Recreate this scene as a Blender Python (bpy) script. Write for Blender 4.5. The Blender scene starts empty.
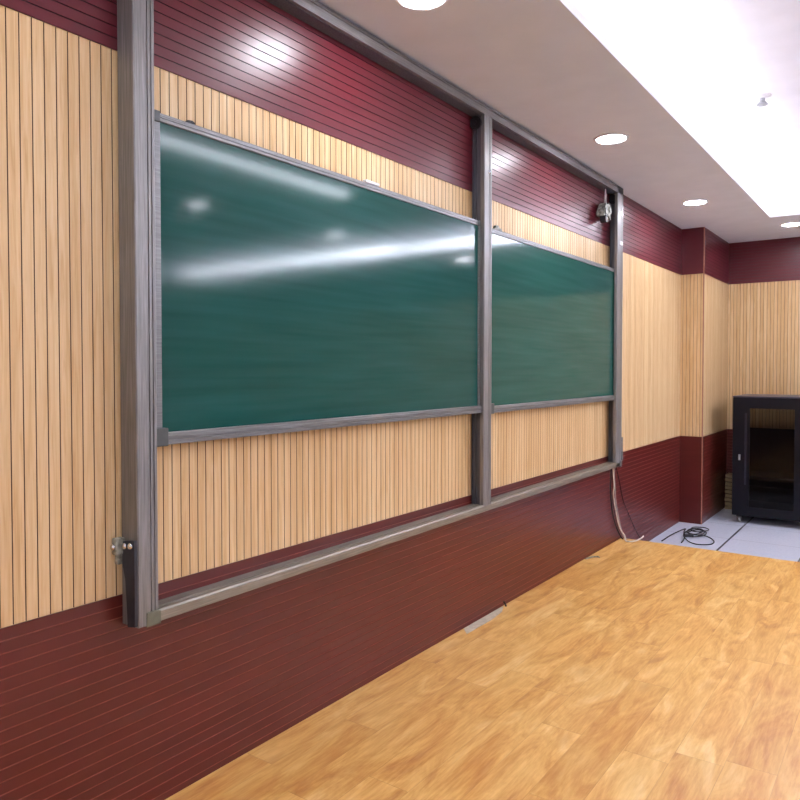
import bpy, bmesh, math, random
from mathutils import Vector, Matrix
random.seed(7)
S = bpy.context.scene
COL = S.collection

# ------------------------------------------------------------------ materials
def lin(c):
    return tuple(((v/255)/12.92 if v/255 <= .04045 else ((v/255+.055)/1.055)**2.4) for v in c) + (1,)

class NT:
    def __init__(s, name):
        s.m = bpy.data.materials.new(name); s.m.use_nodes = True
        s.t = s.m.node_tree; s.b = s.t.nodes['Principled BSDF']
    def n(s, kind, **kw):
        nd = s.t.nodes.new(kind)
        for k, v in kw.items(): setattr(nd, k, v)
        return nd
    def l(s, a, b): s.t.links.new(a, b)
    def set(s, **kw):
        for k, v in kw.items(): s.b.inputs[k.replace('_', ' ')].default_value = v
    def math(s, op, a, b=None, c=None):
        nd = s.n('ShaderNodeMath', operation=op)
        for i, v in enumerate((a, b, c)):
            if v is None: continue
            if isinstance(v, (int, float)): nd.inputs[i].default_value = v
            else: s.l(v, nd.inputs[i])
        return nd.outputs[0]
    def pos(s, scale=(1, 1, 1)):
        g = s.n('ShaderNodeTexCoord'); mp = s.n('ShaderNodeMapping'); mp.inputs['Scale'].default_value = scale
        s.l(g.outputs['Object'], mp.inputs['Vector']); return mp.outputs[0]
    def noise(s, vec, scale=5, detail=3, rough=.5, dist=0):
        nd = s.n('ShaderNodeTexNoise'); nd.inputs['Scale'].default_value = scale
        nd.inputs['Detail'].default_value = detail; nd.inputs['Roughness'].default_value = rough
        nd.inputs['Distortion'].default_value = dist
        if vec is not None: s.l(vec, nd.inputs['Vector'])
        return nd.outputs['Fac']
    def ramp(s, fac, stops):
        nd = s.n('ShaderNodeValToRGB'); r = nd.color_ramp
        while len(r.elements) < len(stops): r.elements.new(.5)
        for e, (p, c) in zip(r.elements, stops): e.position = p; e.color = lin(c)
        s.l(fac, nd.inputs[0]); return nd.outputs[0]
    def mix(s, fac, a, b, kind='MIX'):
        nd = s.n('ShaderNodeMix', data_type='RGBA', blend_type=kind)
        for i, v in ((0, fac), (6, a), (7, b)):
            if isinstance(v, (int, float)): nd.inputs[i].default_value = v
            elif isinstance(v, tuple): nd.inputs[i].default_value = v
            else: s.l(v, nd.inputs[i])
        return nd.outputs[2]
    def bump(s, h, strength=.2, dist=.01):
        nd = s.n('ShaderNodeBump'); nd.inputs['Strength'].default_value = strength; nd.inputs['Distance'].default_value = dist
        s.l(h, nd.inputs['Height']); s.l(nd.outputs[0], s.b.inputs['Normal'])

def wood_slat(name, axis, pitch):
    k = NT(name); p = k.pos()
    sp = k.n('ShaderNodeSeparateXYZ'); k.l(p, sp.inputs[0])
    s = sp.outputs[axis]
    idn = k.math('FLOOR', k.math('DIVIDE', s, pitch))
    wn = k.n('ShaderNodeTexWhiteNoise', noise_dimensions='1D'); k.l(idn, wn.inputs['W'])
    cb = k.n('ShaderNodeCombineXYZ')
    k.l(k.math('MULTIPLY', s, 34), cb.inputs[0]); k.l(k.math('MULTIPLY', idn, 7.31), cb.inputs[1])
    k.l(k.math('ADD', k.math('MULTIPLY', sp.outputs[2], 1.6), k.math('MULTIPLY', wn.outputs['Value'], 40)), cb.inputs[2])
    g = k.noise(cb.outputs[0], 1.6, 4, .6, 1.2)
    base = k.ramp(g, [(.28, (212, 172, 122)), (.46, (226, 193, 148)), (.6, (232, 203, 160)), (.78, (237, 212, 174))])
    tint = k.ramp(wn.outputs['Value'], [(0, (236, 226, 210)), (.5, (246, 241, 232)), (1, (252, 253, 248))])
    k.l(k.mix(1.0, base, tint, 'MULTIPLY'), k.b.inputs['Base Color'])
    k.set(Roughness=.42); k.b.inputs['Specular IOR Level'].default_value = .35
    return k.m

def maroon(name, c0, c1, rough=.32):
    k = NT(name)
    n = k.noise(k.pos((.8, .8, 6)), 1.5, 2, .5, .4)
    k.l(k.ramp(n, [(.3, c0), (.7, c1)]), k.b.inputs['Base Color'])
    r = k.noise(k.pos((1, 1, 2)), 1, 1)
    k.l(k.math('MULTIPLY_ADD', r, .04, rough-.02), k.b.inputs['Roughness'])
    k.b.inputs['Specular IOR Level'].default_value = .5
    return k.m

def flat(name, c, rough=.5, metal=0., spec=.5, var=0.06, scale=30):
    k = NT(name)
    a = tuple(max(0, v*(1-var)) for v in c); b = tuple(min(255, v*(1+var)) for v in c)
    k.l(k.ramp(k.noise(k.pos(), scale, 3), [(.35, a), (.65, b)]), k.b.inputs['Base Color'])
    k.set(Roughness=rough, Metallic=metal); k.b.inputs['Specular IOR Level'].default_value = spec
    return k.m

def alu(name, c, rough=.38, metal=.75, stretch=(60, 60, 2)):
    k = NT(name)
    n = k.noise(k.pos(stretch), 2.5, 4, .6)
    a = tuple(v*.82 for v in c); b = tuple(min(255, v*1.14) for v in c)
    base = k.ramp(n, [(.3, a), (.55, c), (.72, b)])
    scr = k.noise(k.pos((stretch[0]*1.5, stretch[1]*1.5, stretch[2]*3)), 2.1, 6, .75)
    sc = k.ramp(scr, [(.69, (0, 0, 0)), (.74, (255, 255, 255))])
    bw = k.n('ShaderNodeRGBToBW'); k.l(sc, bw.inputs[0])
    f = k.math('MULTIPLY', bw.outputs[0], .5)
    k.l(k.mix(f, base, lin((205, 205, 208))), k.b.inputs['Base Color'])
    k.l(k.math('MULTIPLY_ADD', n, .2, rough-.1), k.b.inputs['Roughness'])
    k.set(Metallic=metal)
    return k.m

def emit(name, c, strength):
    k = NT(name); k.set(Base_Color=lin(c)); k.b.inputs['Emission Color'].default_value = lin(c)
    k.b.inputs['Emission Strength'].default_value = strength
    return k.m

def chalkboard(name, ca, cb_, cc):
    k = NT(name)
    n = k.noise(k.pos((.5, 1, 9)), 1.6, 2, .5, .3)
    base = k.ramp(n, [(.3, ca), (.52, cb_), (.75, cc)])
    h = k.noise(k.pos((1.2, 1, 2.4)), .9, 3, .5)
    dust = k.math('MULTIPLY', k.noise(k.pos((.8, 1, 16)), 1.8, 2, .55), .06)
    k.l(k.mix(dust, base, lin((150, 185, 185))), k.b.inputs['Base Color'])
    r = k.noise(k.pos((.6, 1, 5)), 1.5, 2, .5)
    k.l(k.math('MULTIPLY_ADD', r, .02, .085), k.b.inputs['Roughness'])
    k.b.inputs['Specular IOR Level'].default_value = .185
    return k.m

def laminate(name):
    k = NT(name); p = k.pos(); sp = k.n('ShaderNodeSeparateXYZ'); k.l(p, sp.inputs[0])
    W, L = .19, 1.25
    row = k.math('FLOOR', k.math('DIVIDE', sp.outputs[1], W))
    wr = k.n('ShaderNodeTexWhiteNoise', noise_dimensions='1D'); k.l(row, wr.inputs['W'])
    xs = k.math('ADD', sp.outputs[0], k.math('MULTIPLY', wr.outputs['Value'], L))
    colm = k.math('FLOOR', k.math('DIVIDE', xs, L))
    idv = k.math('ADD', k.math('MULTIPLY', row, 13.7), colm)
    wn = k.n('ShaderNodeTexWhiteNoise', noise_dimensions='1D'); k.l(idv, wn.inputs['W'])
    cb = k.n('ShaderNodeCombineXYZ')
    k.l(k.math('MULTIPLY', sp.outputs[0], 1.5), cb.inputs[0]); k.l(k.math('MULTIPLY', sp.outputs[1], 5.5), cb.inputs[1])
    k.l(k.math('MULTIPLY', idv, 3.17), cb.inputs[2])
    g1 = k.noise(cb.outputs[0], 1.15, 5, .6, 1.6)
    base = k.ramp(g1, [(.29, (178, 110, 46)), (.42, (212, 154, 78)), (.55, (232, 186, 108)), (.69, (246, 213, 146))])
    c2 = k.n('ShaderNodeCombineXYZ')
    k.l(k.math('MULTIPLY', sp.outputs[0], 6), c2.inputs[0]); k.l(k.math('MULTIPLY', sp.outputs[1], 60), c2.inputs[1]); k.l(idv, c2.inputs[2])
    g2 = k.noise(c2.outputs[0], 1.5, 3, .6)
    base = k.mix(.35, base, k.ramp(g2, [(.35, (196, 138, 70)), (.65, (236, 194, 126))]))
    vo = k.n('ShaderNodeTexVoronoi'); vo.inputs['Scale'].default_value = 1.0
    c3 = k.n('ShaderNodeCombineXYZ')
    k.l(k.math('MULTIPLY', sp.outputs[0], 2.3), c3.inputs[0]); k.l(k.math('MULTIPLY', sp.outputs[1], 6), c3.inputs[1]); k.l(idv, c3.inputs[2])
    k.l(c3.outputs[0], vo.inputs['Vector'])
    knot = k.ramp(vo.outputs['Distance'], [(.06, (255, 255, 255)), (.26, (0, 0, 0))])
    bw = k.n('ShaderNodeRGBToBW'); k.l(knot, bw.inputs[0])
    base = k.mix(k.math('MULTIPLY', bw.outputs[0], .5), base, lin((192, 128, 60)))
    tint = k.ramp(wn.outputs['Value'], [(0, (238, 228, 214)), (1, (255, 255, 255))])
    base = k.mix(1., base, tint, 'MULTIPLY')
    fy = k.math('FRACT', k.math('DIVIDE', sp.outputs[1], W)); fx = k.math('FRACT', k.math('DIVIDE', xs, L))
    j = k.math('MAXIMUM', k.math('LESS_THAN', fy, .012), k.math('LESS_THAN', fx, .0025))
    k.l(k.mix(k.math('MULTIPLY', j, .35), base, lin((150, 95, 45))), k.b.inputs['Base Color'])
    k.set(Roughness=.33); k.b.inputs['Specular IOR Level'].default_value = .45
    return k.m

def tiles(name):
    k = NT(name); sp = k.n('ShaderNodeSeparateXYZ'); k.l(k.pos(), sp.inputs[0])
    fx = k.math('FRACT', k.math('DIVIDE', k.math('SUBTRACT', sp.outputs[0], 8.413), .77))
    fy = k.math('FRACT', k.math('DIVIDE', k.math('ADD', sp.outputs[1], .69), .73))
    thin = k.math('LESS_THAN', fx, .011); thick = k.math('LESS_THAN', fy, .026)
    n = k.noise(k.pos(), 40, 4, .7)
    base = k.ramp(n, [(.3, (196, 202, 220)), (.7, (214, 218, 232))])
    base = k.mix(k.math('MULTIPLY', thin, .7), base, lin((88, 94, 112)))
    base = k.mix(thick, base, lin((38, 44, 60)))
    k.l(base, k.b.inputs['Base Color'])
    k.set(Roughness=.3)
    return k.m

P_W = .04
M = dict(
    wood_x=wood_slat('slat_wood_along_board_wall', 0, P_W),
    wood_y=wood_slat('slat_wood_along_far_wall', 1, P_W),
    groove=flat('slat_groove_brown', (92, 60, 34), .6),
    maroon=maroon('maroon_upper_panelling', (90, 22, 33), (97, 25, 36)),
    maroon_low=maroon('maroon_lower_panelling', (84, 24, 20), (93, 28, 23), .33),
    mgroove=flat('maroon_groove_dark', (52, 14, 19), .4),  # shade under the upper groove lips, painted into the groove colour
    mgroove_low=flat('maroon_groove_light', (138, 74, 63), .35),  # light caught on the lower groove lips, painted as a paler colour
    corner=flat('corner_strip_brass', (170, 120, 100), .4, .3),
    ceil=flat('ceiling_paint', (224, 224, 229), .9, 0, .2, .01, 4),
    ceil_in=flat('recess_paint', (238, 236, 242), .9, 0, .2, .01, 4),
    cream=flat('cream_paint', (222, 212, 196), .9, 0, .2, .02, 3),
    tile=tiles('white_floor_tiles'),
    lam=laminate('golden_laminate'),
    lam_edge=flat('platform_edge_brown', (120, 84, 48), .5),
    frame=alu('frame_grey_metal', (134, 132, 131), .42, .4),
    framex=alu('frame_grey_metal_horizontal', (128, 126, 126), .42, .4, stretch=(2, 60, 60)),
    ledge=alu('ledge_warm_grey_metal', (140, 134, 122), .38, .4, stretch=(2, 60, 60)),
    track=alu('dark_track_metal', (98, 100, 108), .45, .4),
    rail=alu('panel_rail_metal', (122, 122, 122), .38, .4, stretch=(2, 60, 60)),
    cap=flat('dark_plastic_cap', (72, 76, 74), .5),
    cornercap=flat('greenish_plastic_cap', (100, 101, 84), .5),
    board=chalkboard('green_chalk_surface', (16, 68, 60), (18, 72, 65), (22, 77, 71)),
    board_right=chalkboard('green_chalk_surface_greyer', (25, 76, 67), (28, 80, 70), (32, 85, 75)),  # same board green, with the room's grazing reflection painted into the base
    black=flat('black_rubber', (24, 25, 30), .5),
    strap=flat('dark_strap_fabric', (44, 45, 54), .7),
    chrome=flat('polished_chrome', (225, 228, 235), .12, 1.),
    bright=flat('bright_white_metal', (240, 242, 245), .25, .2),
    rack=flat('rack_blue_black_paint', (9, 10, 21), .34, 0, .3),
    rackin=flat('rack_interior_black', (14, 13, 17), .6),
    racktop=flat('rack_top_edge_grey', (80, 79, 98), .3, .4),
    castor=flat('castor_grey_plastic', (150, 150, 152), .4),
    white=flat('white_cable_plastic', (222, 214, 205), .45),
    white2=flat('grey_cable_plastic', (170, 160, 158), .45),
    clamp=flat('dull_grey_casting', (140, 142, 134), .5, .3, .5, .25, 45),
    paper=flat('pale_grey_tape', (190, 178, 158), .6),
    ply=flat('stacked_board_tan', (158, 136, 100), .6),
    ring=flat('downlight_white_trim', (232, 230, 234), .4),
    lamp=emit('downlight_diffuser_glow', (244, 245, 255), 110),
    led=emit('cove_led_glow', (242, 244, 255), 32),
    tube3=emit('near_end_lamp_glow', (240, 243, 255), 24),
    tube2=emit('end_lamp_glow', (240, 243, 255), 50),
    tube=emit('linear_lamp_glow', (240, 243, 255), 30),
)
gm = NT('tinted_rack_glass')
gm.set(Base_Color=lin((10, 9, 14)), Roughness=.06)
tr = gm.n('ShaderNodeBsdfTransparent'); tr.inputs[0].default_value = lin((235, 233, 228))
ms = gm.n('ShaderNodeMixShader'); ms.inputs[0].default_value = .3
gm.l(tr.outputs[0], ms.inputs[1]); gm.l(gm.b.outputs[0], ms.inputs[2])
gm.l(ms.outputs[0], gm.t.nodes['Material Output'].inputs[0])
M['glass'] = gm.m

# ------------------------------------------------------------------ mesh helper
class MB:
    def __init__(s): s.bm = bmesh.new(); s.smooth = False
    def box(s, x0, x1, y0, y1, z0, z1, bev=0, mi=0):
        r = bmesh.ops.create_cube(s.bm, size=1); vs = r['verts']
        for v in vs:
            v.co = Vector(((x0+x1)/2+v.co.x*(x1-x0), (y0+y1)/2+v.co.y*(y1-y0), (z0+z1)/2+v.co.z*(z1-z0)))
        fs = {f for v in vs for f in v.link_faces}
        for f in fs: f.material_index = mi
        if bev:
            es = list({e for v in vs for e in v.link_edges})
            bmesh.ops.bevel(s.bm, geom=es, offset=bev, segments=2, affect='EDGES', profile=.6)
        return s
    def extrude(s, pts, axis, a, b, mi=0):
        """closed 2-D outline swept along axis (0 x: pts are y,z / 1 y: x,z / 2 z: x,y)"""
        def at(p, t):
            return {0: Vector((t, p[0], p[1])), 1: Vector((p[0], t, p[1])), 2: Vector((p[0], p[1], t))}[axis]
        A = [s.bm.verts.new(at(p, a)) for p in pts]; B = [s.bm.verts.new(at(p, b)) for p in pts]
        n = len(pts)
        fs = [s.bm.faces.new((A[i], A[(i+1) % n], B[(i+1) % n], B[i])) for i in range(n)]
        fs += [s.bm.faces.new(A[::-1]), s.bm.faces.new(B)]
        for f in fs: f.material_index = mi
        bmesh.ops.recalc_face_normals(s.bm, faces=fs); return s
    def cyl(s, c, r, h, axis=2, seg=24, r2=None, mi=0):
        R = {0: Matrix.Rotation(math.pi/2, 4, 'Y'), 1: Matrix.Rotation(math.pi/2, 4, 'X'), 2: Matrix()}[axis]
        g = bmesh.ops.create_cone(s.bm, cap_ends=True, segments=seg, radius1=r, radius2=r if r2 is None else r2, depth=h,
                                  matrix=Matrix.Translation(c) @ R)
        for v in g['verts']:
            for f in v.link_faces: f.material_index = mi
        return s
    def ball(s, c, r, sc=(1, 1, 1), seg=16):
        bmesh.ops.create_uvsphere(s.bm, u_segments=seg, v_segments=seg//2, radius=r,
                                  matrix=Matrix.Translation(c) @ Matrix.Diagonal((*sc, 1))); return s
    def lathe(s, c, prof, seg=36):
        rings = []
        for r, z in prof:
            rings.append([s.bm.verts.new((c[0]+r*math.cos(2*math.pi*i/seg), c[1]+r*math.sin(2*math.pi*i/seg), c[2]+z)) for i in range(seg)])
        fs = []
        for A, B in zip(rings, rings[1:]):
            for i in range(seg): fs.append(s.bm.faces.new((A[i], A[(i+1) % seg], B[(i+1) % seg], B[i])))
        bmesh.ops.recalc_face_normals(s.bm, faces=fs); return s
    def tube(s, pts, r, seg=8, sub=6):
        P = [Vector(p) for p in pts]; Q = []
        for i in range(len(P)-1):
            p0, p1, p2, p3 = P[max(i-1, 0)], P[i], P[i+1], P[min(i+2, len(P)-1)]
            for j in range(sub):
                t = j/sub
                Q.append(.5*((2*p1)+(p2-p0)*t+(2*p0-5*p1+4*p2-p3)*t*t+(3*p1-p0-3*p2+p3)*t**3))
        Q.append(P[-1]); rings = []
        n = Vector((0, 0, 1))
        for i, q in enumerate(Q):
            d = (Q[min(i+1, len(Q)-1)]-Q[max(i-1, 0)]).normalized()
            u = n-d*n.dot(d)
            if u.length < .05: u = Vector((1, 0, 0))-d*d.x
            u.normalize(); n = u; w = d.cross(u)
            rings.append([s.bm.verts.new(q+r*(math.cos(2*math.pi*k/seg)*u+math.sin(2*math.pi*k/seg)*w)) for k in range(seg)])
        for A, B in zip(rings, rings[1:]):
            for k in range(seg): s.bm.faces.new((A[k], A[(k+1) % seg], B[(k+1) % seg], B[k]))
        s.bm.faces.new(rings[0][::-1]); s.bm.faces.new(rings[-1]); s.smooth = True
        return s
    def panel(s, o, sd, td, nd, s0, s1, t0, t1, pitch, gw, gd, phase=0.):
        """grooved panelling: profile along sd, swept along td, facing nd; groove faces take slot 1"""
        o, sd, td, nd = map(Vector, (o, sd, td, nd))
        pr = [(s0, 0)]; kk = math.ceil((s0-phase)/pitch+1e-6); kind = []
        while phase+kk*pitch < s1-gw:
            c = phase+kk*pitch
            if c > s0+gw:
                pr += [(c-gw/2, 0), (c-gw/4, -gd), (c+gw/4, -gd), (c+gw/2, 0)]; kind += [0, 1, 1, 1]
            kk += 1
        pr.append((s1, 0)); kind.append(0)
        A = [s.bm.verts.new(o+sd*a+td*t0+nd*h) for a, h in pr]; B = [s.bm.verts.new(o+sd*a+td*t1+nd*h) for a, h in pr]
        flip = sd.cross(td).dot(nd) < 0
        for i in range(len(pr)-1):
            q = (A[i], A[i+1], B[i+1], B[i])
            f = s.bm.faces.new(q[::-1] if flip else q); f.material_index = kind[i]
        return s
    def build(s, name, mats, parent=None):
        me = bpy.data.meshes.new(name)
        if parent is not None:
            bmesh.ops.translate(s.bm, vec=-root_loc(parent), verts=s.bm.verts)
        s.bm.to_mesh(me); s.bm.free()
        for m in (mats if isinstance(mats, (list, tuple)) else [mats]): me.materials.append(m)
        if s.smooth:
            for p in me.polygons: p.use_smooth = True
        o = bpy.data.objects.new(name, me); COL.objects.link(o)
        if parent is not None: o.parent = parent
        return o

def root_loc(o):
    v = Vector(o.location)
    while o.parent: o = o.parent; v += o.location
    return v
def smooth(o):
    for p in o.data.polygons: p.use_smooth = True
    return o
def tag(o, label, cat, group=None):
    o['label'] = label; o['category'] = cat
    if group: o['group'] = group
    return o
def thing(name, loc, label, cat, group=None):
    o = bpy.data.objects.new(name, None); COL.objects.link(o); o.location = loc; o.empty_display_size = .1
    return tag(o, label, cat, group)
def struct(o): o['kind'] = 'structure'; return o
def copy_tree(o, loc):
    c = o.copy(); COL.objects.link(c); c.location = loc
    for ch in list(o.children):
        d = ch.copy(); COL.objects.link(d); d.parent = c
    return c

# ------------------------------------------------------------------ measures (metres)
CE, FL, PL = 3.275, -.22, -.01          # ceiling, tiled floor, platform top
LOW, UP = .815, 2.733                   # top of lower maroon band, bottom of upper maroon band
XL, XR, YB = -3., 10.38, -10.2          # room extent
XC, YC = 9.005, -.254                   # pillar's near face and its side face
XP = 6.9                                # platform's end
PM = .04                               # maroon board pitch

# ------------------------------------------------------------------ room shell
X, Y, Z, mY, mX = (1, 0, 0), (0, 1, 0), (0, 0, 1), (0, -1, 0), (-1, 0, 0)
w = MB().panel((0, 0, 0), X, Z, mY, XL, XC, LOW, UP, P_W, .0036, .005, 1.1356)
w.box(XL, XR+.2, .008, .16, FL-.1, CE+.5)
wall = struct(w.build('wall_front', [M['wood_x'], M['groove']]))
m = MB().panel((0, -.005, 0), Z, X, mY, FL, LOW, XL, XC, PM, .0044, .003, LOW)
m.extrude([(-.005, LOW), (0, LOW), (0, LOW-.001), (-.005, LOW-.001)], 0, XL, XC); m.build('lower_panelling', [M['maroon_low'], M['mgroove_low']], wall)
m = MB().panel((0, -.005, 0), Z, X, mY, UP, CE, XL, XC, PM, .0042, .004, UP)
m.extrude([(-.005, UP), (0, UP), (0, UP+.001), (-.005, UP+.001)], 0, XL, XC); m.build('upper_panelling', [M['maroon'], M['mgroove']], wall)

# pillar standing out from the board wall at the far end
w = MB().panel((XC, 0, 0), Y, Z, mX, YC, -.0005, LOW, UP, P_W, .0036, .005, YC-.012)
w.box(XC+.008, XR, YC+.008, .0, FL, CE)
col = struct(w.build('wall_pillar', [M['wood_y'], M['groove']]))
MB().panel((0, YC, 0), X, Z, mY, XC, XR-.001, LOW, UP, P_W, .0036, .005, .01).build('side_slats', [M['wood_x'], M['groove']], col)
def band(z0, z1, a, b):
    q = MB().panel((XC-.004, 0, 0), Z, Y, mX, z0, z1, YC-.004, -.0055, 9, .006, .0035, z1)
    q.panel((0, YC-.004, 0), Z, X, mY, z0, z1, XC-.004, XR-.001, PM, .0044, .0035, z1)
    return q
band(FL, LOW, 0, 0).build('lower_panelling', [M['maroon_low'], M['mgroove_low']], col)
band(UP, CE, 0, 0).build('upper_panelling', [M['maroon'], M['mgroove']], col)
MB().box(XC-.009, XC+.003, YC-.009, YC+.003, FL, CE, .003).build('corner_strip', M['corner'], col)

w = MB().panel((XR, 0, 0), Y, Z, mX, YB, YC-.0005, LOW, UP, P_W, .0036, .005, 0)
w.box(XR+.008, XR+.2, YB, YC, FL-.1, CE+.5)
wr = struct(w.build('wall_right', [M['wood_y'], M['groove']]))
MB().panel((XR-.005, 0, 0), Z, Y, mX, FL, LOW, YB, YC-.0055, PM, .0044, .003, LOW).build('lower_panelling', [M['maroon_low'], M['mgroove_low']], wr)
MB().panel((XR-.005, 0, 0), Z, Y, mX, UP, CE, YB, YC-.0055, PM, .0042, .004, UP).build('upper_panelling', [M['maroon'], M['mgroove']], wr)
struct(MB().box(XL-.15, XL, YB, .16, FL-.1, CE+.5).build('wall_left', M['cream']))
struct(MB().box(XL-.15, XR+.2, YB-.15, YB, FL-.1, CE+.5).build('wall_back', M['cream']))
struct(MB().box(XL-.15, XR+.2, YB-.15, .16, FL-.1, FL).build('floor', M['tile']))

# ceiling: painted slab with a long rectangular lit recess
OX0, OX1, OY0, OY1 = -2.2, 8.865, -9.4, -.97; RZ = 3.6; SB = .16
c = MB()
c.box(XL, XR, OY1, .0, CE, CE+.05).box(XL, XR, YB, OY0, CE, CE+.05)
c.box(XL, OX0, OY0, OY1, CE, CE+.05).box(OX1, XR, OY0, OY1, CE, CE+.05)
ceil = struct(c.build('ceiling', M['ceil']))
r = MB().box(OX0-SB, OX1+SB, OY0-SB, OY1+SB, RZ, RZ+.04)
r.box(OX0-SB-.03, OX0-SB, OY0-SB, OY1+SB, CE+.05, RZ).box(OX1+SB, OX1+SB+.03, OY0-SB, OY1+SB, CE+.05, RZ)
r.box(OX0-SB, OX1+SB, OY0-SB-.03, OY0-SB, CE+.05, RZ).box(OX0-SB, OX1+SB, OY1+SB, OY1+SB+.03, CE+.05, RZ)
r.build('ceiling_recess', M['ceil_in'], ceil)
for (a, b, cc, d) in ((OX0, OX1, OY1+.06, OY1+.1), (OX0, OX1, OY0-.1, OY0-.06), (OX1+.06, OX1+.1, OY0, OY1), (OX0-.1, OX0-.06, OY0, OY1)):
    MB().box(a, b, cc, d, CE+.055, CE+.075).build('cove_light_strip', M['led'], ceil)

# round recessed downlights
def downlight(x, y, label, group):
    t = thing('downlight', (x, y, CE), label, 'ceiling light', group)
    MB().lathe((x, y, CE), [(.125, 0), (.122, -.006), (.108, -.012), (.1, -.008), (.098, -.002)]).build('trim_ring', M['ring'], t)
    MB().cyl((x, y, CE-.003), .099, .004).build('diffuser', M['lamp'], t)
    return t
d0 = downlight(5.158, -.49, 'round lit downlight in the ceiling border, largest and nearest of those in view', 'downlights along the board wall')
def dl(x, y, label, group=None):
    o = copy_tree(d0, (x, y, CE)); o['label'] = label; o['group'] = group or 'downlights along the board wall'; return o
dl(7.607, -.485, 'round lit downlight in the ceiling border above the pillar, beyond the nearest one')
dl(9.405, -1.115, 'small lit downlight past the end of the bright ceiling recess, above the rack', 'downlights at the far end of the ceiling')
dl(2.71, -.49, 'round downlight above the left half of the left chalkboard')
dl(.26, -.49, 'round downlight above the slatted wall left of the board frame')
dl(5.75, -4.92, 'round downlight in the recess ceiling, mirrored at the left end of the left chalkboard', 'downlights in the recess ceiling').location.z = RZ
dl(8.25, -4.88, 'round downlight in the recess ceiling, mirrored in the middle of the left chalkboard', 'downlights in the recess ceiling').location.z = RZ
dl(9.5, -3.4, 'round downlight past the recess end, mirrored at the right end of the left chalkboard', 'downlights at the far end of the ceiling')

# linear lamps fixed under the recess ceiling; the rear ones are added fill
def linear(x0, x1, y, label):
    t = thing('linear_light', ((x0+x1)/2, y, RZ), label, 'ceiling light', 'linear lamps in the recess')
    MB().box(x0, x1, y-.08, y+.08, RZ-.03, RZ-.0005, .004).build('housing', M['ring'], t)
    MB().box(x0+.02, x1-.02, y-.06, y+.06, RZ-.07, RZ-.0305, .02).build('diffuser', M['tube'], t)
linear(3.3, 6.3, -3.05, 'long linear ceiling lamp in the recess, mirrored along the top of the left chalkboard')
linear(3.3, 6.3, -7.2, 'long linear ceiling lamp in the recess, farthest from the chalkboards')  # added out of view to raise the room's general brightness
def end_lamp(y0, y1, mat, label):
    t = thing('linear_light', (8.85, (y0+y1)/2, 3.38), label, 'ceiling light', 'linear lamps in the recess')
    MB().box(8.78, 8.92, y0, y1, 3.46, 3.5, .004).build('housing', M['ring'], t)
    MB().box(8.79, 8.91, y0+.01, y1-.01, 3.38, 3.4595, .03).build('diffuser', M[mat], t)
    for y in (y0+.3, y1-.3): MB().box(8.84, 8.86, y-.01, y+.01, 3.5, RZ-.0005).build('bracket', M['ring'], t)
end_lamp(-4.3, -1.6, 'tube3', 'linear lamp at the recess end, mirrored as the streak beside the middle post')
end_lamp(-9.2, -4.31, 'tube2', 'linear lamp at the recess end, mirrored as the streak crossing the left chalkboard')
linear(-1.4, 1.6, -7.2, 'long linear ceiling lamp in the recess, far behind the camera side')  # another unseen lamp added for general fill light

# sprinkler on the recess ceiling
sx, sy = 5.86, -1.36
t = thing('sprinkler', (sx, sy, RZ), 'small grey sprinkler head on the white recess ceiling', 'sprinkler')
smooth(MB().lathe((sx, sy, RZ), [(.06, 0), (.058, -.008), (.03, -.018), (.001, -.018)]).build('cover_plate', M['ring'], t))
MB().cyl((sx, sy, RZ-.026), .018, .03).cyl((sx, sy, RZ-.046), .03, .012, r2=.02).cyl((sx, sy, RZ-.062), .036, .006).box(sx-.022, sx-.016, sy-.004, sy+.004, RZ-.06, RZ-.04).box(sx+.016, sx+.022, sy-.004, sy+.004, RZ-.06, RZ-.04).build('nozzle', M['castor'], t)

# ------------------------------------------------------------------ platform
t = thing('platform', (2., -1.3, FL), 'low wooden platform with golden blotchy laminate top below the chalkboards', 'platform')
MB().box(XL+.01, XP, -2.7, -.006, PL-.025, PL, .003).build('platform_top', M['lam'], t)
MB().box(XL+.01, XP-.012, -2.688, -.006, FL, PL-.025).build('platform_side', M['lam_edge'], t)

# ------------------------------------------------------------------ board frame
YF, YK = -.1, -.007
FX0, FX1 = 1.515, 6.605
ZB, ZT = .712, 3.262
fr = thing('chalkboard_frame', ((FX0+FX1)/2, YK, ZB), 'big grey metal frame with three posts fixed to the slatted wall around the chalkboards', 'frame')
def post(xf0, xf1, xb0, xb1, z0, z1):
    """post outline in x,y: channel body at the back, wider flange in front with two shallow grooves"""
    f = YF; s_ = -.072; wd = xf1-xf0
    pts = [(xb0, YK), (xb0, s_)]
    if xf0 < xb0-.001: pts += [(xf0, s_)]
    elif xf0 > xb0: pts = [(xb0, YK)]
    pts += [(xf0, f+.004), (xf0+.004, f)]
    for a in (.62, .8):
        g = xf0+wd*a; pts += [(g-.003, f), (g-.002, f+.004), (g+.002, f+.004), (g+.003, f)]
    pts += [(xf1-.004, f), (xf1, f+.004), (xf1, s_)]
    if xb1 < xf1-.001: pts += [(xb1, s_)]
    pts += [(xb1, YK)]
    return MB().extrude(pts, 2, z0, z1)
post(FX0, 1.6, FX0, 1.588, ZB, ZT-.004).build('post', M['frame'], fr)
post(3.994, 4.094, 4.016, 4.086, ZB+.04, ZT-.06).build('post', M['frame'], fr)
post(6.455, FX1, 6.526, FX1, ZB+.02, ZT-.004).build('post', M['frame'], fr)
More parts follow.
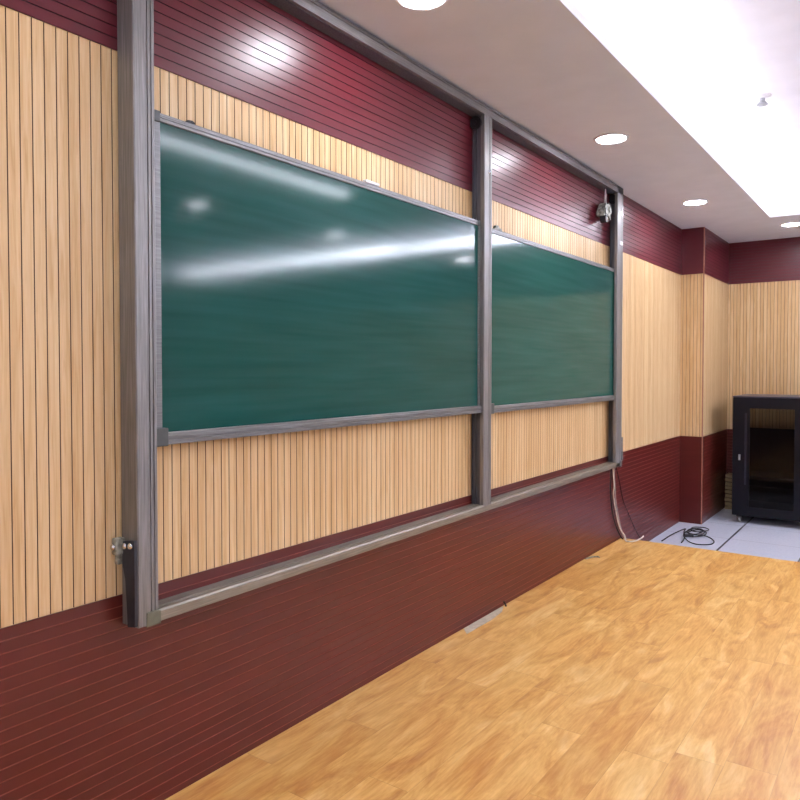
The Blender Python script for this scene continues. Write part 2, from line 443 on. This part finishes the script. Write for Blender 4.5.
# dark sliding tracks on the posts' inner sides
def track(x, sgn, z0, z1):
    q = MB()
    a = lambda p, q_: (min(x+sgn*p, x+sgn*q_), max(x+sgn*p, x+sgn*q_))
    q.box(*a(0, .006), -.071, -.008, z0, z1)
    for y in (-.012, -.034, -.0685): q.box(*a(0, .016), y-.0025, y+.0025, z0, z1)
    return q.build('track', M['track'], fr)
track(4.0155, -1, ZB+.046, ZT-.065); track(6.5255, -1, ZB+.046, ZT-.065)
track(1.5885, 1, ZB+.046, ZT-.065); track(4.0865, 1, ZB+.046, ZT-.065)
# top rail with lip, soffit and side grooves
tr_ = [(YK, ZT), (YK, ZT-.06), (-.082, ZT-.06), (-.082, ZT-.066), (YF, ZT-.066), (YF, ZT-.03), (YF+.005, ZT-.027), (YF+.005, ZT-.021), (YF, ZT-.018), (YF, ZT-.008), (YF+.008, ZT)]
MB().extrude(tr_, 0, FX0+.003, FX1-.006).build('top_rail', M['framex'], fr)
MB().box(1.6, 6.45, -.080, -.01, ZT-.068, ZT-.0605).build('top_track', M['track'], fr)
# bottom rail: flat ledge with a rounded nosing; sits very slightly out of level as in the photo
lo = [(YK, ZB), (YF+.003, ZB), (YF, ZB+.003), (YF, ZB+.036), (YF+.004, ZB+.043), (YF+.01, ZB+.045), (-.07, ZB+.043), (-.069, ZB+.039), (-.062, ZB+.039), (-.061, ZB+.043), (YK, ZB+.043)]
b = MB().extrude(lo, 0, 1.598, FX1+.004)
for v in b.bm.verts: v.co.z += .012*(v.co.x-1.6)/5
b.build('bottom_rail', M['ledge'], fr)
MB().box(1.548, 1.606, YF-.004, YF+.02, ZB-.006, ZB+.046, .003).build('corner_cap', M['cornercap'], fr)
MB().box(FX1-.03, FX1+.008, YF-.003, YF+.02, ZB+.004, ZB+.062, .003).build('corner_cap', M['framex'], fr)
for (x, z) in ((6.54, 3.02), (6.546, 2.756)):
    MB().box(x-.03, x+.04, YF-.006, YF+.002, z-.018, z+.018, .003).build('clip', M['bright'], fr)
MB().ball((4.055, YF-.002, 2.851), .012, (1, .6, 1)).build('screw', M['chrome'], fr)
# pulleys at the heads of the tracks
for x in (3.985, 1.625, 6.498):
    p = MB().cyl((x, -.04, 3.15), .04, .012, 0, 24).cyl((x, -.04, 3.15), .03, .02, 0, 24).cyl((x, -.04, 3.15), .012, .03, 0, 12)
    p.build('pulley', M['black'], fr)

# ------------------------------------------------------------------ sliding chalkboards
def chalk_panel(x0, x1, z0, z1, label, mat):
    xm = (x0+x1)/2
    t = thing('sliding_chalkboard', (xm, -.05, z0), label, 'chalkboard', 'sliding chalkboards in the frame')
    MB().box(x0+.012, x1-.012, -.064, -.046, z0+.03, z1-.02).build('writing_surface', M[mat], t)
    pr = lambda zb, zt, yf: [(-.044, zb), (yf+.002, zb), (yf, zb+.002), (yf, zb+(zt-zb)*.33), (yf+.003, zb+(zt-zb)*.37), (yf+.003, zb+(zt-zb)*.43), (yf, zb+(zt-zb)*.47),
                             (yf, zb+(zt-zb)*.75), (yf+.002, zb+(zt-zb)*.8), (yf+.002, zt-.003), (yf+.005, zt), (-.044, zt)]
    MB().extrude(pr(z1-.032, z1, -.071), 0, x0+.004, x1-.002).build('top_rail', M['rail'], t)
    MB().extrude(pr(z0, z0+.045, -.084), 0, x0+.016, x1-.004).build('chalk_rail', M['rail'], t)
    for a, b_ in ((x0, x0+.036), (x1-.022, x1)):
        MB().box(a, b_, -.0695, -.045, z0+.045, z1-.032, .002).build('stile', M['rail'], t)
    MB().box(x0-.002, x0+.05, -.0865, -.043, z0-.004, z0+.062, .003).build('end_cap', M['cap'], t)
    MB().box(x0-.002, x0+.034, -.074, -.043, z1-.036, z1+.004, .003).build('end_cap', M['cap'], t)
    MB().box(x1-.03, x1, -.0735, -.043, z1-.034, z1+.002, .003).build('end_cap', M['cap'], t)
    return t
chalk_panel(1.607, 3.997, 1.342, 2.541, 'left green chalkboard panel with long streaky light reflections, bigger in view', 'board')
chalk_panel(4.108, 6.508, 1.333, 2.522, 'right green chalkboard panel between the middle and right posts, farther away', 'board_right')

# small bits lying on the boards' top rails
tag(MB().extrude([(1.765, 2.5415), (1.80, 2.5415), (1.797, 2.549), (1.787, 2.552), (1.77, 2.55)], 1, -.068, -.05).build('eraser_scrap', M['black']), 'tiny dark scrap lying on the top rail at the left end of the left chalkboard', 'scrap')
tag(MB().box(2.84, 2.95, -.073, -.05, 2.5415, 2.556, .004).build('chalk_piece', M['bright']), 'short white piece of chalk lying on the middle of the left chalkboard top rail', 'chalk')
tag(MB().extrude([(4.18, 2.5225), (4.29, 2.5225), (4.28, 2.534), (4.25, 2.537), (4.235, 2.55), (4.21, 2.548), (4.2, 2.533)], 1, -.07, -.05).build('magnet_clip', M['clamp']), 'small grey clip on the top rail at the left end of the right chalkboard', 'clip')

# ------------------------------------------------------------------ things on the frame
# junction box on the right post
t = thing('junction_box', (6.64, -.06, .775), 'narrow grey metal box on the right side of the right frame post, near its foot', 'box')
MB().box(FX1+.009, FX1+.048, -.098, -.02, .765, .985, .004).build('housing', M['framex'], t)
MB().box(FX1+.005, FX1+.041, -.1015, -.098, .775, .86, .002).build('cover', M['rail'], t)

# dark strap with three chrome studs on the left post's outer side
t = thing('strap', (1.509, -.05, .72), 'dark tapering strap with three chrome studs on the outer side of the left frame post', 'strap')
x0, x1 = 1.501, 1.5135
q = MB().extrude([(.0, 1.0), (-.03, 1.012), (-.098, 1.022), (-.1, .95), (-.1, .72), (-.058, .712), (-.052, .80), (-.045, .88), (-.03, .93), (-.012, .955)], 0, x0, x1)
q.build('strap_body', M['strap'], t)
MB().box(1.474, 1.512, -.034, -.004, .965, 1.025, .008).box(1.484, 1.506, -.03, -.008, .93, .97, .006).build('wall_bracket', M['clamp'], t)
for (y, xx) in ((-.016, 1.474), (-.05, x0-.003), (-.083, x0-.003)):
    smooth(MB().ball((xx-.001, y, .992-y*.12), .0115, (.8, 1, 1)).build('stud', M['chrome'], t))

# grey clamp hanging from the top rail at the upper right
cx, cy_ = 6.225, -.055
t = thing('hanging_clamp', (cx, cy_, 2.9), 'lumpy grey metal clamp hanging on a wire at the top right corner of the frame', 'clamp')
MB().tube([(cx+.03, cy_, 3.195), (cx+.025, cy_, 3.14), (cx+.01, cy_, 3.08), (cx-.005, cy_, 3.05)], .006).tube([(cx+.03, cy_, 3.195), (cx+.04, cy_, 3.13), (cx+.05, cy_, 3.06)], .007).build('wire', M['white2'], t)
body = MB()
body.extrude([(cx-.10, 2.97), (cx-.06, 3.03), (cx-.03, 3.06), (cx-.01, 3.045), (cx-.012, 2.96), (cx-.05, 2.935), (cx-.09, 2.94)], 1, cy_-.035, cy_+.03)
body.extrude([(cx, 3.055), (cx+.05, 3.06), (cx+.12, 3.01), (cx+.105, 2.985), (cx+.075, 2.975), (cx+.085, 2.93), (cx+.05, 2.95), (cx+.02, 2.955), (cx+.005, 2.99)], 1, cy_-.03, cy_+.025)
body.box(cx-.015, cx+.004, cy_-.02, cy_+.015, 2.9, 3.06, .004)
body.cyl((cx-.05, cy_-.03, 2.985), .028, .03, 1, 14).cyl((cx+.055, cy_-.025, 3.012), .024, .03, 1, 14)
body.build('clamp_body', M['clamp'], t)
MB().cyl((cx-.05, cy_-.02, 2.918), .034, .05, 1, 18).build('lens_housing', M['black'], t)
smooth(MB().ball((cx-.045, cy_-.046, 2.916), .013, (1, .6, 1)).build('lens', M['bright'], t))
MB().box(cx+.052, cx+.06, cy_-.02, cy_+.01, 3.04, 3.075, .003).build('cable_gland', M['black'], t)

# ------------------------------------------------------------------ cables
yw = -.02
def cable(name, pts, r, mat, label):
    return tag(MB().tube(pts, r).build(name, mat), label, 'cable')
cable('white_cable', [(6.59, -.03, .72), (6.608, yw, .66), (6.64, yw, .535), (6.622, yw, .443), (6.69, yw-.004, .273), (6.78, -.03, .11), (6.83, -.06, .03), (6.77, -.09, -.001), (6.75, -.13, -.0005), (6.80, -.165, -.0005), (6.87, -.18, .001), (6.93, -.19, .007), (6.97, -.195, .018)], .0066, M['white'],
      'white cable hanging from the right post, its end lying on the platform corner')
cable('grey_cable', [(6.615, -.03, .72), (6.64, yw, .657), (6.672, yw, .484), (6.70, yw, .358), (6.79, yw, .182), (6.868, -.028, .03), (6.875, -.05, .002), (6.86, -.07, -.003)], .005, M['white2'],
      'pale grey cable hanging beside the white one below the right post')
cable('black_cable', [(6.56, -.03, .72), (6.553, yw, .666), (6.543, yw, .501), (6.588, yw, .309), (6.69, yw, .149), (6.80, -.035, .02), (6.82, -.05, -.002)], .0065, M['black'],
      'black cable hanging leftmost below the right post down to the platform')
cable('thin_cable', [(6.65, -.03, .77), (6.70, -.012, .72), (6.805, -.011, .561), (6.925, -.011, .352), (7.109, -.011, .176), (7.3, -.012, .0), (7.5, -.012, -.14), (7.66, -.03, -.2145)], .0035, M['black'],
      'thin dark cable curving down the maroon wall right of the white cable')
zc = FL+.008
k_ = 1.0166
def fl(pts, dz=0): return [(x*k_+.0, (y-0)*1.0+.0, zc+dz+.002*math.sin(i*2.1)) for i, (x, y) in enumerate(pts)]
coil = MB()
for n_, (ex, ey, ea, eb, ph) in enumerate(((8.45, -.325, .215, .105, .2), (8.50, -.30, .17, .075, 1.4), (8.40, -.345, .15, .075, 2.6), (8.56, -.335, .13, .09, 4.0))):
    lp = [(ex+ea*(1+.07*math.sin(2*t_+ph))*math.cos(t_+ph), ey+eb*(1+.09*math.cos(3*t_+ph))*math.sin(t_+ph), zc+.004+.007*n_+.003*math.sin(2*t_)) for t_ in [k_*2*math.pi/16*1.06 for k_ in range(17)]]
    coil.tube(lp, .0058, 7, 4)
coil.tube([(7.86, -.12, zc), (8.12, -.13, zc+.006), (8.3, -.16, zc+.018), (8.5, -.2, zc+.024), (8.3, -.235, zc+.03), (8.05, -.3, zc+.012), (7.9, -.31, zc)], .0058, 7, 6)
coil.tube([(8.22, -.40, zc+.02), (8.32, -.44, zc+.012), (8.27, -.53, zc), (8.12, -.585, zc), (7.99, -.57, zc), (7.92, -.46, zc), (7.98, -.36, zc+.006), (8.14, -.27, zc+.02)], .0058, 7, 6)
cb_ = tag(coil.build('coiled_cable', M['black']), 'loosely coiled black cable lying on the white tiles at the foot of the pillar', 'cable')
MB().tube([(8.15, -.27, zc+.022), (8.18, -.31, zc+.022), (8.2, -.36, zc+.02)], .016, 8, 4).build('plug', M['black'], cb_)

# scraps on the platform
tag(MB().extrude([(3.83, -.075), (3.90, -.012), (4.15, -.012), (4.36, -.012), (4.43, -.016), (4.32, -.062), (4.13, -.078)], 2, PL+.0005, PL+.003).build('tape_strip', M['paper']), 'pale grey strip of tape lying on the platform against the maroon wall', 'tape')
tag(MB().tube([(4.44, -.012, PL+.03), (4.446, -.02, PL+.014), (4.43, -.035, PL+.006)], .006).build('black_scrap', M['black']), 'tiny black scrap standing at the end of the tape strip by the wall', 'scrap')
tag(MB().tube([(5.93, -.02, PL+.006), (5.99, -.04, PL+.006), (6.03, -.05, PL+.006), (6.06, -.085, PL+.006), (6.04, -.1, PL+.006)], .006).build('cable_end', M['clamp']), 'small grey cable end on the platform edge, between tape and hanging cables', 'cable')

# ------------------------------------------------------------------ server rack
RX0, RX1, RY1, RY0 = 9.36, 10.22, -.518, -1.36
RZ0, RZ1 = -.135, 1.292
rk = thing('server_rack', ((RX0+RX1)/2, (RY0+RY1)/2, FL), 'blue-black server rack cabinet with a dark glass door on castors by the far wall', 'server rack')
TH = .03
b = MB()
b.box(RX0+.02, RX1, RY1-TH, RY1, RZ0, RZ1-.012, .003).box(RX0+.02, RX1, RY0, RY0+TH, RZ0, RZ1-.012, .003)
b.box(RX0+.02, RX1, RY0+TH, RY1-TH, RZ0, RZ0+.06).box(RX0+.02, RX1, RY0+TH, RY1-TH, RZ1-.05, RZ1-.013)
b.build('cabinet_body', M['rack'], rk)
b = MB().box(RX1-.02, RX1-.002, RY0+TH, RY1-TH, RZ0+.06, .86)
b.build('back_panel', M['rackin'], rk)
MB().box(RX0+.002, RX1+.004, RY0-.004, RY1+.004, RZ1-.012, RZ1, .004).build('top_panel', M['racktop'], rk)
for (x, h) in ((RX0+.28, .30), (RX0+.28, .18)):
    MB().box(x, RX1-.05, RY0+TH+.01, RY1-TH-.01, h, h+.012).box(x-.008, x, RY0+TH+.01, RY1-TH-.01, h-.02, h+.014).build('shelf', M['rackin'], rk)
for y in (RY1-TH-.06, RY0+TH+.03):
    MB().box(RX0+.12, RX0+.15, y, y+.03, RZ0+.06, RZ1-.05).build('mounting_rail', M['rackin'], rk)
dx0, dx1 = RX0-.004, RX0+.018
gy1, gy0, gz0, gz1 = -.705, -1.175, -.02, 1.15
dr = MB().box(dx0, dx1, gy1, RY1-.002, RZ0+.012, RZ1-.018).box(dx0, dx1, RY0+.002, gy0, RZ0+.012, RZ1-.018)
dr.box(dx0, dx1, gy0, gy1, gz1, RZ1-.018).box(dx0, dx1, gy0, gy1, RZ0+.012, gz0)
door = dr.build('door', M['rack'], rk)
MB().box(dx0+.006, dx0+.011, gy0-.002, gy1+.002, gz0-.002, gz1+.002).build('glass_pane', M['glass'], door)
MB().box(dx0-.007, dx0+.001, -.672, -.652, .24, 1.09, .003).build('door_trim', flat('rack_trim_grey', (40, 41, 54), .35, .3), door)
h = MB().box(dx0-.012, dx0, -.61, -.585, .53, .60, .004).box(dx0-.02, dx0-.01, -.604, -.591, .54, .585, .003)
h.build('handle', M['castor'], door)
for (x, y) in ((RX0+.06, RY1-.075), (RX0+.06, RY0+.075), (RX1-.08, RY1-.075), (RX1-.08, RY0+.075)):
    c = MB().box(x-.035, x+.035, y-.03, y+.03, RZ0-.012, RZ0).box(x-.03, x+.03, y-.024, y-.018, RZ0-.055, RZ0-.01).box(x-.03, x+.03, y+.018, y+.024, RZ0-.055, RZ0-.01).build('castor', M['black'], rk)
    smooth(MB().cyl((x, y, FL+.036), .036, .03, 1, 24).build('wheel', M['castor'], c))

# stack of boards between the rack and the far wall's foot
zz = FL
for i in range(9):
    th = .052
    o = random.uniform(-.006, .006)
    b = MB().box(10.18+o*2, 10.365, -.50+o, -.275+o*1.5, zz+.0005, zz+th-.012, .003).build('stacked_board', M['ply'])
    place = 'bottom of' if i == 0 else 'top of' if i == 8 else ['second', 'third', 'fourth', 'fifth', 'sixth', 'seventh', 'eighth'][i-1]+' from bottom in'
    tag(b, 'tan flat board, %s the stack behind the black rack' % place, 'board', 'stacked boards behind the rack')
    zz += th

# ------------------------------------------------------------------ world, camera
wd = bpy.data.worlds.new('world'); S.world = wd; wd.use_nodes = True
wd.node_tree.nodes['Background'].inputs[0].default_value = (.8, .85, 1, 1)
wd.node_tree.nodes['Background'].inputs[1].default_value = .15

F_PX = 725.
pitch = math.atan((386-368.5)/F_PX)
a = math.atan((916.5-400)/(F_PX/math.cos(pitch)))
fw = Vector((math.cos(a)*math.cos(pitch), math.sin(a)*math.cos(pitch), -math.sin(pitch)))
rt = Vector((math.sin(a), -math.cos(a), 0)); up = rt.cross(fw)
cam = bpy.data.cameras.new('camera'); co = bpy.data.objects.new('camera', cam); COL.objects.link(co)
cam.sensor_fit = 'HORIZONTAL'; cam.sensor_width = 36; cam.lens = 36*F_PX/800; cam.shift_y = -14/800; cam.clip_start = .05
co.matrix_world = Matrix(((rt.x, up.x, -fw.x, 0), (rt.y, up.y, -fw.y, -2.3), (rt.z, up.z, -fw.z, 1.62), (0, 0, 0, 1)))
S.camera = co
S.view_settings.view_transform = 'Standard'; S.view_settings.look = 'None'
S.view_settings.exposure = 0.3
